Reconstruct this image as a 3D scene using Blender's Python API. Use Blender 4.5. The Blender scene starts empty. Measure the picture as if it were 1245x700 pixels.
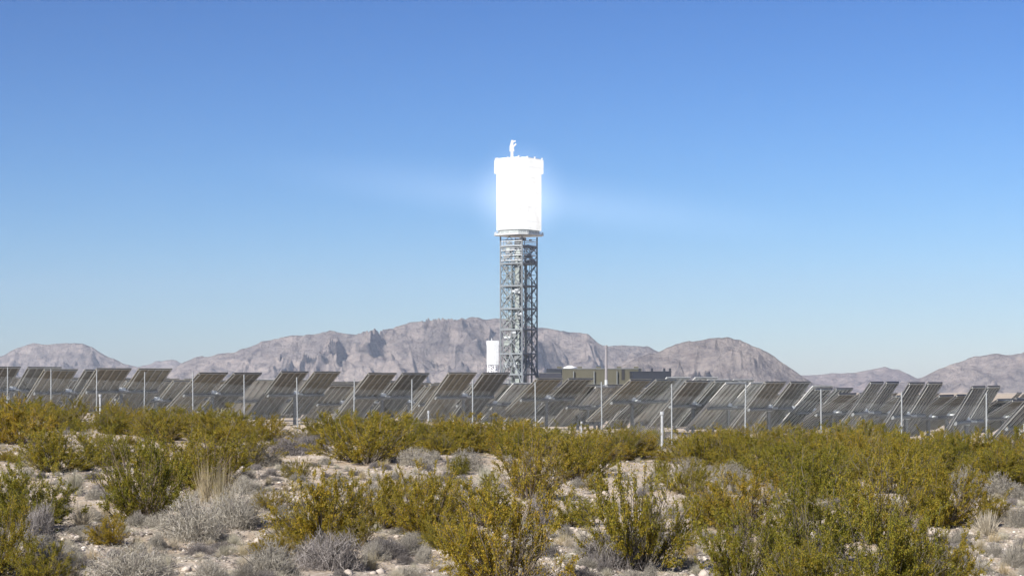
import bpy, math, random
import numpy as np
from mathutils import Vector, Matrix

# ------------------------------------------------------------------ camera, sky, sun
sc = bpy.context.scene
C = sc.collection
F, CX, HY, CZ = 2320.0, 622.5, 460.0, 3.0        # focal length in photo pixels, centre, horizon row, eye height
cam_d = bpy.data.cameras.new("camera")
cam_d.sensor_width = 36.0
cam_d.lens = 36.0 * F / 1245.0
cam_d.shift_y = (HY - 350.0) / 1245.0
cam_d.clip_start, cam_d.clip_end = 0.5, 60000.0
cam = bpy.data.objects.new("camera", cam_d)
cam.location = (0, 0, CZ)
cam.rotation_euler = (math.radians(90), 0, 0)
C.objects.link(cam)
sc.camera = cam

SUN_EL = math.radians(37.0)
SUN_H = Vector((-0.643, -0.766, 0)).normalized()   # horizontal direction TO the sun: behind the camera, to the left
SUN = Vector((SUN_H.x * math.cos(SUN_EL), SUN_H.y * math.cos(SUN_EL), math.sin(SUN_EL)))

w = bpy.data.worlds.new("World")
sc.world = w
w.use_nodes = True
nt = w.node_tree
sky = nt.nodes.new("ShaderNodeTexSky")
sky.sky_type = 'NISHITA'
sky.sun_disc = False
sky.sun_elevation = SUN_EL
sky.sun_rotation = math.atan2(SUN_H.x, SUN_H.y)
sky.altitude = 900
sky.air_density = 1.0
sky.dust_density = 0.35
sky.ozone_density = 3.0
sp_ = nt.nodes.new("ShaderNodeSeparateColor"); cb_ = nt.nodes.new("ShaderNodeCombineColor")
for k_, e_ in enumerate((2.0, 1.65, 1.5)):
    pw_ = nt.nodes.new("ShaderNodeMath"); pw_.operation = 'POWER'; pw_.inputs[1].default_value = e_
    nt.links.new(sp_.outputs[k_], pw_.inputs[0]); nt.links.new(pw_.outputs[0], cb_.inputs[k_])
tn = nt.nodes.new("ShaderNodeMix"); tn.data_type = 'RGBA'; tn.blend_type = 'MULTIPLY'; tn.inputs[0].default_value = 1
tn.inputs[7].default_value = (0.0455, 0.105, 0.186, 1)
nt.links.new(sky.outputs[0], sp_.inputs[0]); nt.links.new(cb_.outputs[0], tn.inputs[6])
nt.links.new(tn.outputs[2], nt.nodes["Background"].inputs[0])
nt.nodes["Background"].inputs[1].default_value = 0.125

sd = bpy.data.lights.new("sun", 'SUN')
sd.energy = 5.0
sd.angle = math.radians(0.53)
sd.color = (1.0, 0.95, 0.87)
so = bpy.data.objects.new("sun", sd)
so.rotation_euler = SUN.to_track_quat('Z', 'Y').to_euler()
so.location = (-60, -60, 80)
C.objects.link(so)

sc.view_settings.view_transform = 'Standard'
sc.view_settings.look = 'None'
sc.view_settings.exposure = 0.85
sc.view_settings.gamma = 1.0
sc.view_settings.use_curve_mapping = False
sc.render.engine = 'CYCLES'
sc.cycles.max_bounces = 6
sc.cycles.transparent_max_bounces = 8
sc.cycles.volume_bounces = 0

random.seed(4)
RNG = np.random.default_rng(11)

# ------------------------------------------------------------------ helpers
def new_mesh(name, verts, faces, smooth=False, midx=None):
    """verts (N,3) array; faces: one array (M,k) or a list of lists"""
    me = bpy.data.meshes.new(name)
    verts = np.asarray(verts, np.float32)
    if isinstance(faces, np.ndarray):
        k = faces.shape[1]; M = len(faces)
        me.vertices.add(len(verts)); me.vertices.foreach_set("co", verts.ravel())
        me.loops.add(M * k); me.loops.foreach_set("vertex_index", faces.astype(np.int32).ravel())
        me.polygons.add(M); me.polygons.foreach_set("loop_start", np.arange(0, M * k, k, dtype=np.int32))
        me.update(calc_edges=True); me.validate()
    else:
        me.from_pydata([tuple(map(float, v)) for v in verts], [], faces)
        me.update()
    if smooth:
        me.polygons.foreach_set("use_smooth", np.ones(len(me.polygons), bool))
    if midx is not None:
        me.polygons.foreach_set("material_index", np.asarray(midx, np.int32))
    return me

def obj(name, me, mat=None, parent=None, loc=(0, 0, 0)):
    o = bpy.data.objects.new(name, me)
    C.objects.link(o)
    if mat is not None and len(me.materials) == 0:
        me.materials.append(mat)
    if parent is not None:
        o.parent = parent
    o.location = loc
    return o

def tag(o, label=None, cat=None, group=None, kind=None):
    if label: o["label"] = label
    if cat: o["category"] = cat
    if group: o["group"] = group
    if kind: o["kind"] = kind
    return o

def empty(name, loc=(0, 0, 0), rz=0.0):
    o = bpy.data.objects.new(name, None)
    o.empty_display_size = 0.3
    o.location = loc
    o.rotation_euler = (0, 0, rz)
    C.objects.link(o)
    return o

def copy_tree(o, parent=None):
    c = o.copy()
    C.objects.link(c)
    if parent is not None:
        c.parent = parent
    for ch in list(o.children):
        copy_tree(ch, c)
    return c

class MB:
    """collects boxes, bars and tubes into one mesh"""
    def __init__(s): s.v, s.f = [], []
    def add(s, vs, fs):
        n = len(s.v); s.v += [tuple(v) for v in vs]; s.f += [[i + n for i in f] for f in fs]; return s
    def box(s, lo, hi, M=None):
        x0, y0, z0 = lo; x1, y1, z1 = hi
        vs = [Vector(p) for p in ((x0,y0,z0),(x1,y0,z0),(x1,y1,z0),(x0,y1,z0),(x0,y0,z1),(x1,y0,z1),(x1,y1,z1),(x0,y1,z1))]
        if M: vs = [M @ v for v in vs]
        return s.add(vs, [[0,3,2,1],[4,5,6,7],[0,1,5,4],[1,2,6,5],[2,3,7,6],[3,0,4,7]])
    def bar(s, a, b, r, n=4, r2=None, cap=True):
        a, b = Vector(a), Vector(b); d = (b - a).normalized()
        u = d.cross(Vector((0,0,1)) if abs(d.z) < .9 else Vector((1,0,0))).normalized(); v = d.cross(u)
        r2 = r if r2 is None else r2
        vs = []
        for p, q in ((a, r), (b, r2)):
            for k in range(n):
                t = 2*math.pi*(k+.5)/n
                vs.append(p + (u*math.cos(t) + v*math.sin(t))*q)
        fs = [[k, (k+1) % n, n+(k+1) % n, n+k] for k in range(n)]
        if cap: fs += [list(range(n))[::-1], list(range(n, 2*n))]
        return s.add(vs, fs)
    def prism(s, poly, z0, z1):
        n = len(poly)
        vs = [(x, y, z0) for x, y in poly] + [(x, y, z1) for x, y in poly]
        return s.add(vs, [[k, (k+1) % n, n+(k+1) % n, n+k] for k in range(n)] + [list(range(n))[::-1], list(range(n, 2*n))])
    def build(s, name, mat, parent=None, loc=(0,0,0), smooth=False):
        me = new_mesh(name, s.v, s.f, smooth)
        return obj(name, me, mat, parent, loc)

def material(name):
    m = bpy.data.materials.new(name); m.use_nodes = True
    return m, m.node_tree, m.node_tree.nodes["Principled BSDF"]

def N(nt, t, **kw):
    n = nt.nodes.new(t)
    for k, v in kw.items(): setattr(n, k, v)
    return n

def ramp(nt, fac, stops):
    r = nt.nodes.new("ShaderNodeValToRGB")
    el = r.color_ramp.elements
    while len(el) < len(stops): el.new(0.5)
    for e, (p, c) in zip(el, stops): e.position = p; e.color = (*c, 1) if len(c) == 3 else c
    nt.links.new(fac, r.inputs[0])
    return r.outputs[0]

def noise(nt, scale, detail=6, rough=.6, coord="Object", dist=0.0, squash=None):
    tc = nt.nodes.new("ShaderNodeTexCoord")
    n = nt.nodes.new("ShaderNodeTexNoise")
    n.inputs["Scale"].default_value = scale; n.inputs["Detail"].default_value = detail
    n.inputs["Roughness"].default_value = rough; n.inputs["Distortion"].default_value = dist
    src = tc.outputs[coord]
    if squash:
        mp = nt.nodes.new("ShaderNodeMapping"); mp.inputs["Scale"].default_value = squash
        nt.links.new(src, mp.inputs[0]); src = mp.outputs[0]
    nt.links.new(src, n.inputs["Vector"])
    return n.outputs["Fac"]

def mix(nt, fac, a, b, mode='MIX'):
    m = nt.nodes.new("ShaderNodeMix"); m.data_type = 'RGBA'; m.blend_type = mode
    for s, v in ((m.inputs["Factor"], fac), (m.inputs[6], a), (m.inputs[7], b)):
        if isinstance(v, bpy.types.NodeSocket): nt.links.new(v, s)
        elif isinstance(v, (int, float)): s.default_value = v
        else: s.default_value = (*v, 1)
    return m.outputs[2]

def simple(name, col, rough=.6, metal=0.0, var=.12, scale=3.0):
    m, nt, b = material(name)
    c = ramp(nt, noise(nt, scale), [(.3, tuple(x*(1-var) for x in col)), (.7, tuple(min(1, x*(1+var)) for x in col))])
    nt.links.new(c, b.inputs["Base Color"])
    b.inputs["Roughness"].default_value = rough; b.inputs["Metallic"].default_value = metal
    return m

def plant_mat(name, cols, transl=.25, hue=.25, tinted=True):
    """leaves or twigs: colour differs from leaf to leaf and from plant to plant"""
    m, nt, b = material(name)
    g = N(nt, "ShaderNodeNewGeometry"); oi = N(nt, "ShaderNodeObjectInfo")
    k = len(cols)
    c = ramp(nt, g.outputs["Random Per Island"], [((i+.5)/k, q) for i, q in enumerate(cols)])
    v = ramp(nt, oi.outputs["Random"], [(0, (1-hue, 1-hue*(.8 if tinted else 1), 1-hue)), (.5, (1, 1, 1)), (1, (1+hue*.9, 1+hue*(.35 if tinted else .88), 1+hue*(0 if tinted else .85)))])
    c = mix(nt, 1.0, c, v, 'MULTIPLY')
    if transl > .4:
        c = mix(nt, 1.0, c, ramp(nt, noise(nt, 3.2, 3, .6), [(.32, (.74, .80, .8)), (.5, (1, 1, 1)), (.68, (1.28, 1.2, 1.1))]), 'MULTIPLY')
    nt.links.new(c, b.inputs["Base Color"]); b.inputs["Roughness"].default_value = .65
    b.inputs["Specular IOR Level"].default_value = .25
    if transl:
        t = N(nt, "ShaderNodeBsdfTranslucent"); nt.links.new(c, t.inputs[0])
        ms = N(nt, "ShaderNodeMixShader"); ms.inputs[0].default_value = transl
        nt.links.new(b.outputs[0], ms.inputs[1]); nt.links.new(t.outputs[0], ms.inputs[2])
        nt.links.new(ms.outputs[0], nt.nodes["Material Output"].inputs[0])
    return m

# numpy value noise
def vnoise(x, y, seed=0):
    xi, yi = np.floor(x).astype(np.int64), np.floor(y).astype(np.int64)
    fx, fy = x - xi, y - yi
    fx, fy = fx*fx*fx*(fx*(fx*6-15)+10), fy*fy*fy*(fy*(fy*6-15)+10)
    def h(a, b):
        n = (a*374761393 + b*668265263 + seed*974711) & 0x7fffffff
        n = ((n ^ (n >> 13)) * 1274126177) & 0x7fffffff
        return ((n ^ (n >> 16)) & 0xffff) / 65535.0
    a, b, c, d = h(xi, yi), h(xi+1, yi), h(xi, yi+1), h(xi+1, yi+1)
    return (a*(1-fx)+b*fx)*(1-fy) + (c*(1-fx)+d*fx)*fy
def fbm(x, y, seed=0, octv=5, gain=.5):
    s, a, t = 0, 1, 0
    for i in range(octv):
        s = s + a*vnoise(x*2**i + 17.3*i, y*2**i - 9.1*i, seed+i); t += a; a *= gain
    return s / t
def ridged(x, y, seed=0, octv=6, gain=.52):
    s, a, t, wgt = 0, 1, 0, 1
    for i in range(octv):
        n = 1 - np.abs(2*vnoise(x*2.03**i + 31.7*i, y*2.03**i + 5.3*i, seed+i) - 1)
        n = n*n*wgt; wgt = np.clip(n*1.6, 0, 1)
        s = s + a*n; t += a; a *= gain
    return s / t
def sstep(a, b, x):
    t = np.clip((x-a)/(b-a), 0, 1); return t*t*(3-2*t)

# ------------------------------------------------------------------ the ground
def ground_rel(X, Y):
    X = np.asarray(X, float); Y = np.asarray(Y, float)
    tilt = -0.0196 * 45*np.tanh(X/45) * (1 - sstep(140, 700, Y))
    rise = 0.0051 * (np.minimum(Y, 110) - 28)
    fall = -0.0072 * np.maximum(Y - 150, 0)
    fall = fall - .72*sstep(98.5, 107, Y)
    fall = fall - .38*sstep(3, 24, X)*sstep(58, 82, Y)*(1 - sstep(150, 400, Y))
    near = 1 - sstep(95, 170, Y)
    bump = (fbm(X*.23, Y*.16, 5, 4)-.5)*.42 + (fbm(X*1.1, Y*1.1, 9, 3)-.5)*.10
    return -2.9 + rise + tilt + fall + bump*near
def gz(x, y): return float(ground_rel(x, y)) + CZ

def spot(px, py):
    """the point of the ground that the photo shows at this pixel"""
    Y = np.arange(14.0, 130.0, .05); X = (px-CX)/F*Y
    g = ground_rel(X, Y); ray = -(py-HY)/F*Y
    k = np.nonzero(ray <= g)[0]
    i = k[0] if len(k) else len(Y)-1
    return float(X[i]), float(Y[i]), float(g[i]) + CZ

def line(fine0, fine1, step, lo, hi, grow=1.13):
    a = list(np.arange(fine0, fine1+1e-6, step))
    s, x = step, fine1
    while x < hi: s *= grow; x += s; a.append(x)
    s, x = step, fine0
    pre = []
    while x > lo: s *= grow; x -= s; pre.append(x)
    return np.array(pre[::-1] + a)
gx = line(-30, 30, .22, -14000, 14000); gy = line(20, 96, .22, -2500, 14500)
GX, GY = np.meshgrid(gx, gy)
GZ = ground_rel(GX, GY) + CZ
nx, ny = len(gx), len(gy)
idx = np.arange(nx*ny).reshape(ny, nx)
gf = np.stack([idx[:-1,:-1], idx[:-1,1:], idx[1:,1:], idx[1:,:-1]], -1).reshape(-1, 4)

m_ground, nt, b = material("desert_soil")
base = ramp(nt, noise(nt, .35, 5), [(.35, (.35, .27, .195)), (.5, (.43, .345, .255)), (.68, (.49, .41, .32))])
base = mix(nt, ramp(nt, noise(nt, .9, 7, .68, dist=1.2), [(.55, (0, 0, 0)), (.68, (.7, .7, .7))]), base, (.23, .18, .145))
fine = ramp(nt, noise(nt, 9, 8, .75), [(.3, (.55, .5, .47)), (.5, (1, 1, 1)), (.72, (1.2, 1.2, 1.2))])
c = mix(nt, 1.0, base, fine, 'MULTIPLY')
vo = N(nt, "ShaderNodeTexVoronoi"); vo.inputs["Scale"].default_value = 16
tc = N(nt, "ShaderNodeTexCoord"); nt.links.new(tc.outputs["Object"], vo.inputs["Vector"])
peb = ramp(nt, vo.outputs["Color"], [(.2, (.24, .20, .17)), (.55, (.44, .38, .31)), (.85, (.56, .51, .45))])
c = mix(nt, ramp(nt, noise(nt, 1.1, 4), [(.42, (0, 0, 0)), (.58, (.8, .8, .8))]), c, peb)
nt.links.new(c, b.inputs["Base Color"]); b.inputs["Roughness"].default_value = .95
b.inputs["Specular IOR Level"].default_value = .1
bp = N(nt, "ShaderNodeBump"); bp.inputs["Strength"].default_value = .7; bp.inputs["Distance"].default_value = .06
nt.links.new(noise(nt, 12, 8, .7), bp.inputs["Height"]); nt.links.new(bp.outputs[0], b.inputs["Normal"])
g = obj("ground", new_mesh("ground", np.stack([GX, GY, GZ], -1).reshape(-1, 3), gf, True), m_ground)
tag(g, "pale stony desert soil spreading to the mountains", "ground", kind="structure")

# ------------------------------------------------------------------ mountains
def rock_mat(name, lo, mid, hi, dark):
    m, nt, b = material(name)
    c = ramp(nt, noise(nt, .0035, 8, .62, dist=.6), [(.3, lo), (.5, mid), (.72, hi)])
    st = ramp(nt, noise(nt, .012, 7, .7, squash=(1, 1, 3.2)), [(.35, (.62, .6, .62)), (.52, (1, 1, 1)), (.7, (1.15, 1.12, 1.1))])
    c = mix(nt, 1.0, c, st, 'MULTIPLY')
    s2 = ramp(nt, noise(nt, .03, 8, .72, squash=(1, .6, 1.6)), [(.36, (.55, .55, .60)), (.5, (1, 1, 1)), (.66, (1.25, 1.22, 1.18))])
    c = mix(nt, 1.0, c, s2, 'MULTIPLY')
    sp = ramp(nt, noise(nt, .006, 9, .75), [(.57, (0, 0, 0)), (.66, (.75, .75, .75))])
    c = mix(nt, sp, c, dark)
    nt.links.new(c, b.inputs["Base Color"]); b.inputs["Roughness"].default_value = 1; b.inputs["Specular IOR Level"].default_value = 0
    bp = N(nt, "ShaderNodeBump"); bp.inputs["Strength"].default_value = 1; bp.inputs["Distance"].default_value = 45
    nt.links.new(noise(nt, .02, 9, .7), bp.inputs["Height"]); nt.links.new(bp.outputs[0], b.inputs["Normal"])
    return m

def mountain(name, label, pts, D, depth, mat, seed, base=-104.0, nu=420, nv=130, spur=1.0, cell=700.0, crest=.55):
    px = np.linspace(pts[0][0], pts[-1][0], nu)
    ys = np.interp(px, [p[0] for p in pts], [p[1] for p in pts])
    ker = np.ones(5)/5
    ys = np.convolve(np.pad(ys, 2, mode='edge'), ker, 'valid')
    ys = ys + (fbm(px/16, px*0, seed+70, 4)-.5)*5.5*np.clip((462-ys)/18, 0, 1)
    v = np.linspace(0, 1, nv)
    PX, V = np.meshgrid(px, v)
    Y = D + (V-crest)*depth
    X = (PX-CX)/F*Y
    top = (HY-ys)/F*D - base
    TOP = np.broadcast_to(top, V.shape)
    s = np.where(V < crest, V/crest, 1-(V-crest)/(1-crest))
    wob = (fbm(X/cell*.5, Y/cell*.5, seed+50, 4)-.5)*.5*(1-s)
    env = np.clip(s + wob, 0, 1)**1.25
    r = ridged(X/cell + 2.0*fbm(X/cell, Y/cell, seed+3, 3), Y/cell*.55, seed, 7)
    f2 = fbm(X/130, Y/130, seed+20, 5)
    r2 = ridged(X/(cell*.3) + fbm(X/200, Y/200, seed+9, 3), Y/(cell*.3)*.6, seed+31, 5)
    bell = 4*env*(1-env)
    H = TOP*(env - .20*spur*bell + .85*spur*(r-.33)*bell + (f2-.5)*.05*env**.5 + .33*spur*(r2-.36)*np.clip(bell*1.3, 0, 1) + (fbm(X/45, Y/45, seed+40, 4)-.5)*.05*np.clip(bell*2, .1, 1))
    H = H*sstep(0, .05, V)
    ang = (H+base)/Y
    mx = ang.max(0)
    want = (HY-ys)/F
    for wdt in (41, 25, 15):
        mx = ((H+base)/Y).max(0)
        k = np.clip((want - base/D)/np.maximum(mx - base/D, 1e-6), .3, 3)
        kk = np.convolve(np.pad(k, wdt//2, mode='edge'), np.hanning(wdt+2)[1:-1]/np.hanning(wdt+2).sum(), 'valid')
        H = H*kk
    Z = H + base + CZ
    ii = np.arange(nu*nv).reshape(nv, nu)
    fc = np.stack([ii[:-1,:-1], ii[:-1,1:], ii[1:,1:], ii[1:,:-1]], -1).reshape(-1, 4)
    o = obj(name, new_mesh(name, np.stack([X, Y, Z], -1).reshape(-1, 3), fc, False), mat)
    tag(o, label, "mountain", kind="structure")
    return o

rk1 = rock_mat("pale_rock", (.20, .177, .17), (.295, .252, .232), (.39, .335, .295), (.10, .092, .098))
rk2 = rock_mat("grey_rock", (.18, .158, .152), (.26, .226, .21), (.35, .30, .27), (.065, .062, .072))
rk3 = rock_mat("rosy_rock", (.19, .148, .142), (.26, .207, .19), (.32, .265, .235), (.12, .10, .10))
mountain("mountain", "low grey mountain with three small knobs at its crest",
    [(-260,452),(-150,436),(-60,440),(-10,436),(12,428),(40,417.5),(55,419),(75,418.5),(98,418),(112,422),(130,432),(150,441),(175,449),(200,458),(230,464)], 9500, 1500, rk2, 1, cell=480, spur=1.2)
mountain("mountain", "small bluish far hill in the gap between two larger mountains",
    [(120,462),(150,450),(172,445),(190,440.5),(207,438.5),(222,441),(250,450),(290,460)], 11500, 2200, rk2, 2)
mountain("mountain", "broad pale mountain massif behind the tower",
    [(170,466),(205,452),(225,441),(238,433),(262,431),(285,429),(302,421),(318,415),(340,410),(362,407),(385,406),(402,403),(418,405),(432,407),(450,402),(468,400),(482,397),(500,392),(520,389),(538,386.5),(560,387.5),(580,386),(604,387),(625,389),(645,395),(668,399),(690,404),(705,404.5),(716,406),(726,416),(742,420),(765,420.5),(788,422),(803,428),(830,440),(880,455),(930,466)], 8200, 2100, rk1, 3, nu=900, nv=190, spur=1.3, cell=620)
mountain("mountain", "steep rocky hill with dark gullies, right of the tower",
    [(690,466),(740,452),(775,436),(797,428),(812,421),(832,415.5),(850,414),(868,411.5),(885,410.5),(900,412),(908,418),(922,423),(936,431),(950,440),(962,449),(976,458),(990,466),(1020,470)], 5600, 1000, rk2, 7, base=-62, spur=1.4, cell=340, nu=440)
mountain("mountain", "rose tinted far ridge with one rounded top",
    [(930,468),(950,459),(970,456),(985,456),(1010,454),(1040,453),(1055,449),(1075,445.5),(1092,448),(1104,454),(1118,461),(1150,468)], 10500, 1500, rk3, 5, cell=600)
mountain("mountain", "long pale ridge climbing to the edge of the valley",
    [(1070,470),(1100,463),(1120,459),(1140,450),(1160,443),(1180,435.5),(1195,432),(1212,429.5),(1230,430),(1245,428),(1290,420),(1350,424),(1430,440),(1500,462)], 7200, 1500, rk1, 6, spur=1.35, cell=480)

# ------------------------------------------------------------------ metals and paints
steel = simple("galvanised_steel", (.52, .55, .56), .5, .35)
steel_bright = simple("zinc_steel", (.62, .64, .65), .45, .35)
steel_tower = simple("tower_steel", (.165, .185, .20), .7, 0, scale=.3)
core_mat = simple("tower_cladding", (.24, .27, .255), .6, 0, .35, .35)
dark_steel = simple("dark_steel", (.16, .17, .17), .6, .2)
olive_clad = simple("olive_cladding", (.09, .085, .056), .7, 0, .08, .1)
navy_clad = simple("navy_cladding", (.014, .018, .028), .6, 0, .15, .1)
white_paint = simple("white_paint", (.78, .79, .80), .5, 0, .05)
black_gap = simple("black_louvre", (.02, .02, .022), .8)

def mirror_mats():
    m, nt, b = material("mirror_glass")
    nt.links.new(ramp(nt, noise(nt, .8, 3), [(.3, (.82, .85, .87)), (.7, (.9, .92, .93))]), b.inputs["Base Color"])
    b.inputs["Metallic"].default_value = 1; b.inputs["Roughness"].default_value = .04
    back, nt, b = material("mirror_back")
    oi = N(nt, "ShaderNodeObjectInfo")
    dirt = ramp(nt, noise(nt, 2.2, 6, .7), [(.3, (.115, .112, .099)), (.55, (.18, .176, .158)), (.75, (.26, .253, .228))])
    tint = ramp(nt, oi.outputs["Random"], [(0, (.8, .8, .82)), (.6, (1, 1, 1)), (1, (1.22, 1.17, 1.06))])
    nt.links.new(mix(nt, 1, dirt, tint, 'MULTIPLY'), b.inputs["Base Color"]); b.inputs["Roughness"].default_value = .6
    pale, nt, b = material("mirror_back_pale")  # pale colour stands in for bright light on some of the panels
    nt.links.new(ramp(nt, noise(nt, 2, 5), [(.3, (.40, .40, .385)), (.7, (.55, .55, .53))]), b.inputs["Base Color"])
    darker, nt, b = material("mirror_back_darker")  # darker back colour for the heliostats toward the right end
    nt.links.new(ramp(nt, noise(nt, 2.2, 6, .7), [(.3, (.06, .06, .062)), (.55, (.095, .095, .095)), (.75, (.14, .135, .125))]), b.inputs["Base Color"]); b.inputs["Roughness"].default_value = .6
    return m, back, pale, darker
m_glass, m_back, m_pale, m_darker = mirror_mats()

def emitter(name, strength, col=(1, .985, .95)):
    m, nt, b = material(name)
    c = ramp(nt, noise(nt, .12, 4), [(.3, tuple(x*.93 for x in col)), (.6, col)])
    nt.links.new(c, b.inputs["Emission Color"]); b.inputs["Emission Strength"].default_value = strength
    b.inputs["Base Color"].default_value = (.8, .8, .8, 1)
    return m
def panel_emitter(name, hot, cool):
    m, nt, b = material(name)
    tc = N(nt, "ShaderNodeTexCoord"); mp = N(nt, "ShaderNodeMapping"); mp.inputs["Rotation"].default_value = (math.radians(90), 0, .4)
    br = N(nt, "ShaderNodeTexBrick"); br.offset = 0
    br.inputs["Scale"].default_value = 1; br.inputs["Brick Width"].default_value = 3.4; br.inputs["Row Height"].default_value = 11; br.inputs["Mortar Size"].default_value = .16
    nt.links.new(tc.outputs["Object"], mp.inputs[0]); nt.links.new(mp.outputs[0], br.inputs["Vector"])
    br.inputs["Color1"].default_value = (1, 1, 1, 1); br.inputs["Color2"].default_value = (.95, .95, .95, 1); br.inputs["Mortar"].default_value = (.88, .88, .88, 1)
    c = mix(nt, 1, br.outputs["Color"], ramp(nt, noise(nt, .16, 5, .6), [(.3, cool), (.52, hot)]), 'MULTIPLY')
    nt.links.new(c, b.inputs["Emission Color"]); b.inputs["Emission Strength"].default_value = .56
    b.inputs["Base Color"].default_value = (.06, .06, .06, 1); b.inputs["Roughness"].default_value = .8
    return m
m_glow = panel_emitter("glowing_receiver", (1, 1, 1), (.84, .825, .81))  # emission stands in for concentrated sunlight thrown back by the receiver
m_glow_soft = panel_emitter("lit_heat_shield", (1, 1, 1), (.93, .93, .92))  # emission for strong sunlight on the shield, roof fittings and vent stack

# ------------------------------------------------------------------ the power tower
TY = 1150.0
def tower_at(px, Y): return (px-CX)/F*Y
T = Vector((tower_at(630.8, TY), TY, 0)); T.z = gz(T.x, TY)
SC = TY/F                                           # metres per photo pixel at the tower
def zt(py): return CZ + (HY-py)*SC - T.z            # height above the tower's base
HALF = 15.8/2
TA = math.radians(34.7)
tower = empty("solar_power_tower", T, -TA)
tag(tower, "tall steel lattice tower with a blazing white receiver on top", "tower")
corn = [(-HALF,-HALF),(HALF,-HALF),(HALF,HALF),(-HALF,HALF)]
z_top = zt(288)
foot_z = zt(449)
for (x, y) in corn:
    mb = MB(); k = 1.22
    mb.bar((x*k, y*k, 0), (x, y, foot_z), .65, 6).bar((x, y, foot_z), (x, y, z_top), .52, 6)
    mb.box((x*k-1.5, y*k-1.5, -.5), (x*k+1.5, y*k+1.5, 1.0))
    mb.build("corner_leg", steel_tower, tower)
levels = [zt(q) for q in (455, 430, 400.7, 375.5, 348, 321, 300, 290)]
for i in range(4):
    a0, b0 = Vector((*corn[i], 0)), Vector((*corn[(i+1) % 4], 0))
    mb = MB()
    m0 = (a0+b0)/2
    mb.bar((a0.x*1.15, a0.y*1.15, 6), (m0.x, m0.y, levels[1]), .4).bar((b0.x*1.15, b0.y*1.15, 6), (m0.x, m0.y, levels[1]), .4)
    mb.build("knee_brace", steel_tower, tower)
    for q in range(len(levels)-1):
        z0, z1 = levels[q], levels[q+1]
        mb = MB()
        A, B = a0.copy(), b0.copy()
        mb.bar((A.x, A.y, z0), (B.x, B.y, z0), .62)
        if q < 6:
            mb.bar((A.x, A.y, z0), (B.x, B.y, z1), .29).bar((B.x, B.y, z0), (A.x, A.y, z1), .29)
            mid = (A+B)/2
            mb.bar((A.x, A.y, (z0+z1)/2), (B.x, B.y, (z0+z1)/2), .16)
            zm = (z0+z1)/2
            mb.bar((mid.x, mid.y, z0), (mid.x, mid.y, z1), .2)
            for P in (A, B):
                mb.bar((P.x, P.y, zm), ((P.x+mid.x)/2, (P.y+mid.y)/2, z1), .14).bar((P.x, P.y, zm), ((P.x+mid.x)/2, (P.y+mid.y)/2, z0), .14)
            mb.box((mid.x-.7, mid.y-.7, (z0+z1)/2-.9), (mid.x+.7, mid.y+.7, (z0+z1)/2+.9))
        mb.build("brace_panel", steel_tower, tower)
# floors, stair core and pipes inside the lattice
for q, z in enumerate(levels[:-1]):
    mb = MB(); h = HALF-.3
    mb.box((-h, -h, z-.55), (h, h, z-.2))
    mb.build("floor_deck", steel_tower, tower)
mb = MB(); rr = random.Random(3)
z = 4.0
while z < z_top-2:
    hh = 3.2
    mb.bar((-5.2, -6.2, z), (-1.0, -6.2, z+hh), .22).bar((-5.2, -4.6, z+hh), (-1.0, -4.6, z), .22)
    mb.box((-6.4, -6.8, z-.12), (-.3, -4.0, z+.12))
    z += hh
for x, y in ((-6.4,-6.8),(-.3,-6.8),(-6.4,-4),(-.3,-4)):
    mb.bar((x, y, 0), (x, y, z_top-2), .16)
mb.build("stair_flight", core_mat, tower)
mb = MB()
mb.box((1.2, -5.6, 0), (4.0, -2.8, z_top-3)); mb.build("elevator_shaft", core_mat, tower)
for k in range(7):
    x, y = rr.uniform(-6, 6), rr.uniform(-4.5, 6)
    MB().bar((x, y, 0), (x, y, z_top-rr.uniform(1, 20)), rr.uniform(.25, .6), 8).build("riser_pipe", core_mat, tower)
for k in range(14):
    z = rr.uniform(10, z_top-14); x = rr.uniform(-6.5, 3); ln = rr.uniform(2, 5)
    MB().box((x, -7.2, z), (x+ln, -6.9, z+rr.uniform(1.0, 2.6))).build("cladding_panel", rr.choice([core_mat, steel, dark_steel]), tower)
for k in range(5):
    y = rr.uniform(-5, 5)
    MB().bar((6.6, y, 0), (6.6, y, z_top-rr.uniform(2, 30)), .28, 6).build("cable_tray", dark_steel, tower)
# crowded equipment just under the receiver
for k in range(26):
    s = rr.uniform(.7, 2.0); face = k % 2
    t = rr.uniform(-HALF+1.5, HALF-1.5); zc = rr.uniform(zt(322), zt(291))
    x, y = (t, -HALF+.9) if face == 0 else (HALF-.9, t)
    MB().box((x-s, y-s*.6, zc-s*.55), (x+s, y+s*.6, zc+s*.55)).build("equipment_box", rr.choice([core_mat, dark_steel, steel_tower]), tower)
for z in (zt(317), zt(311), zt(305), zt(299), zt(294)):
    mb = MB()
    for a in range(4):
        p, q = corn[a], corn[(a+1) % 4]
        mb.bar((*p, z), (*q, z), .28).bar((*p, z+1.2), (*q, z+1.2), .12)
    mb.build("gallery_rail", steel_bright, tower)
def chamfer_square(h, c):
    return [(-h+c,-h),(h-c,-h),(h,-h+c),(h,h-c),(h-c,h),(-h+c,h),(-h,h-c),(-h,-h+c)]
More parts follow.
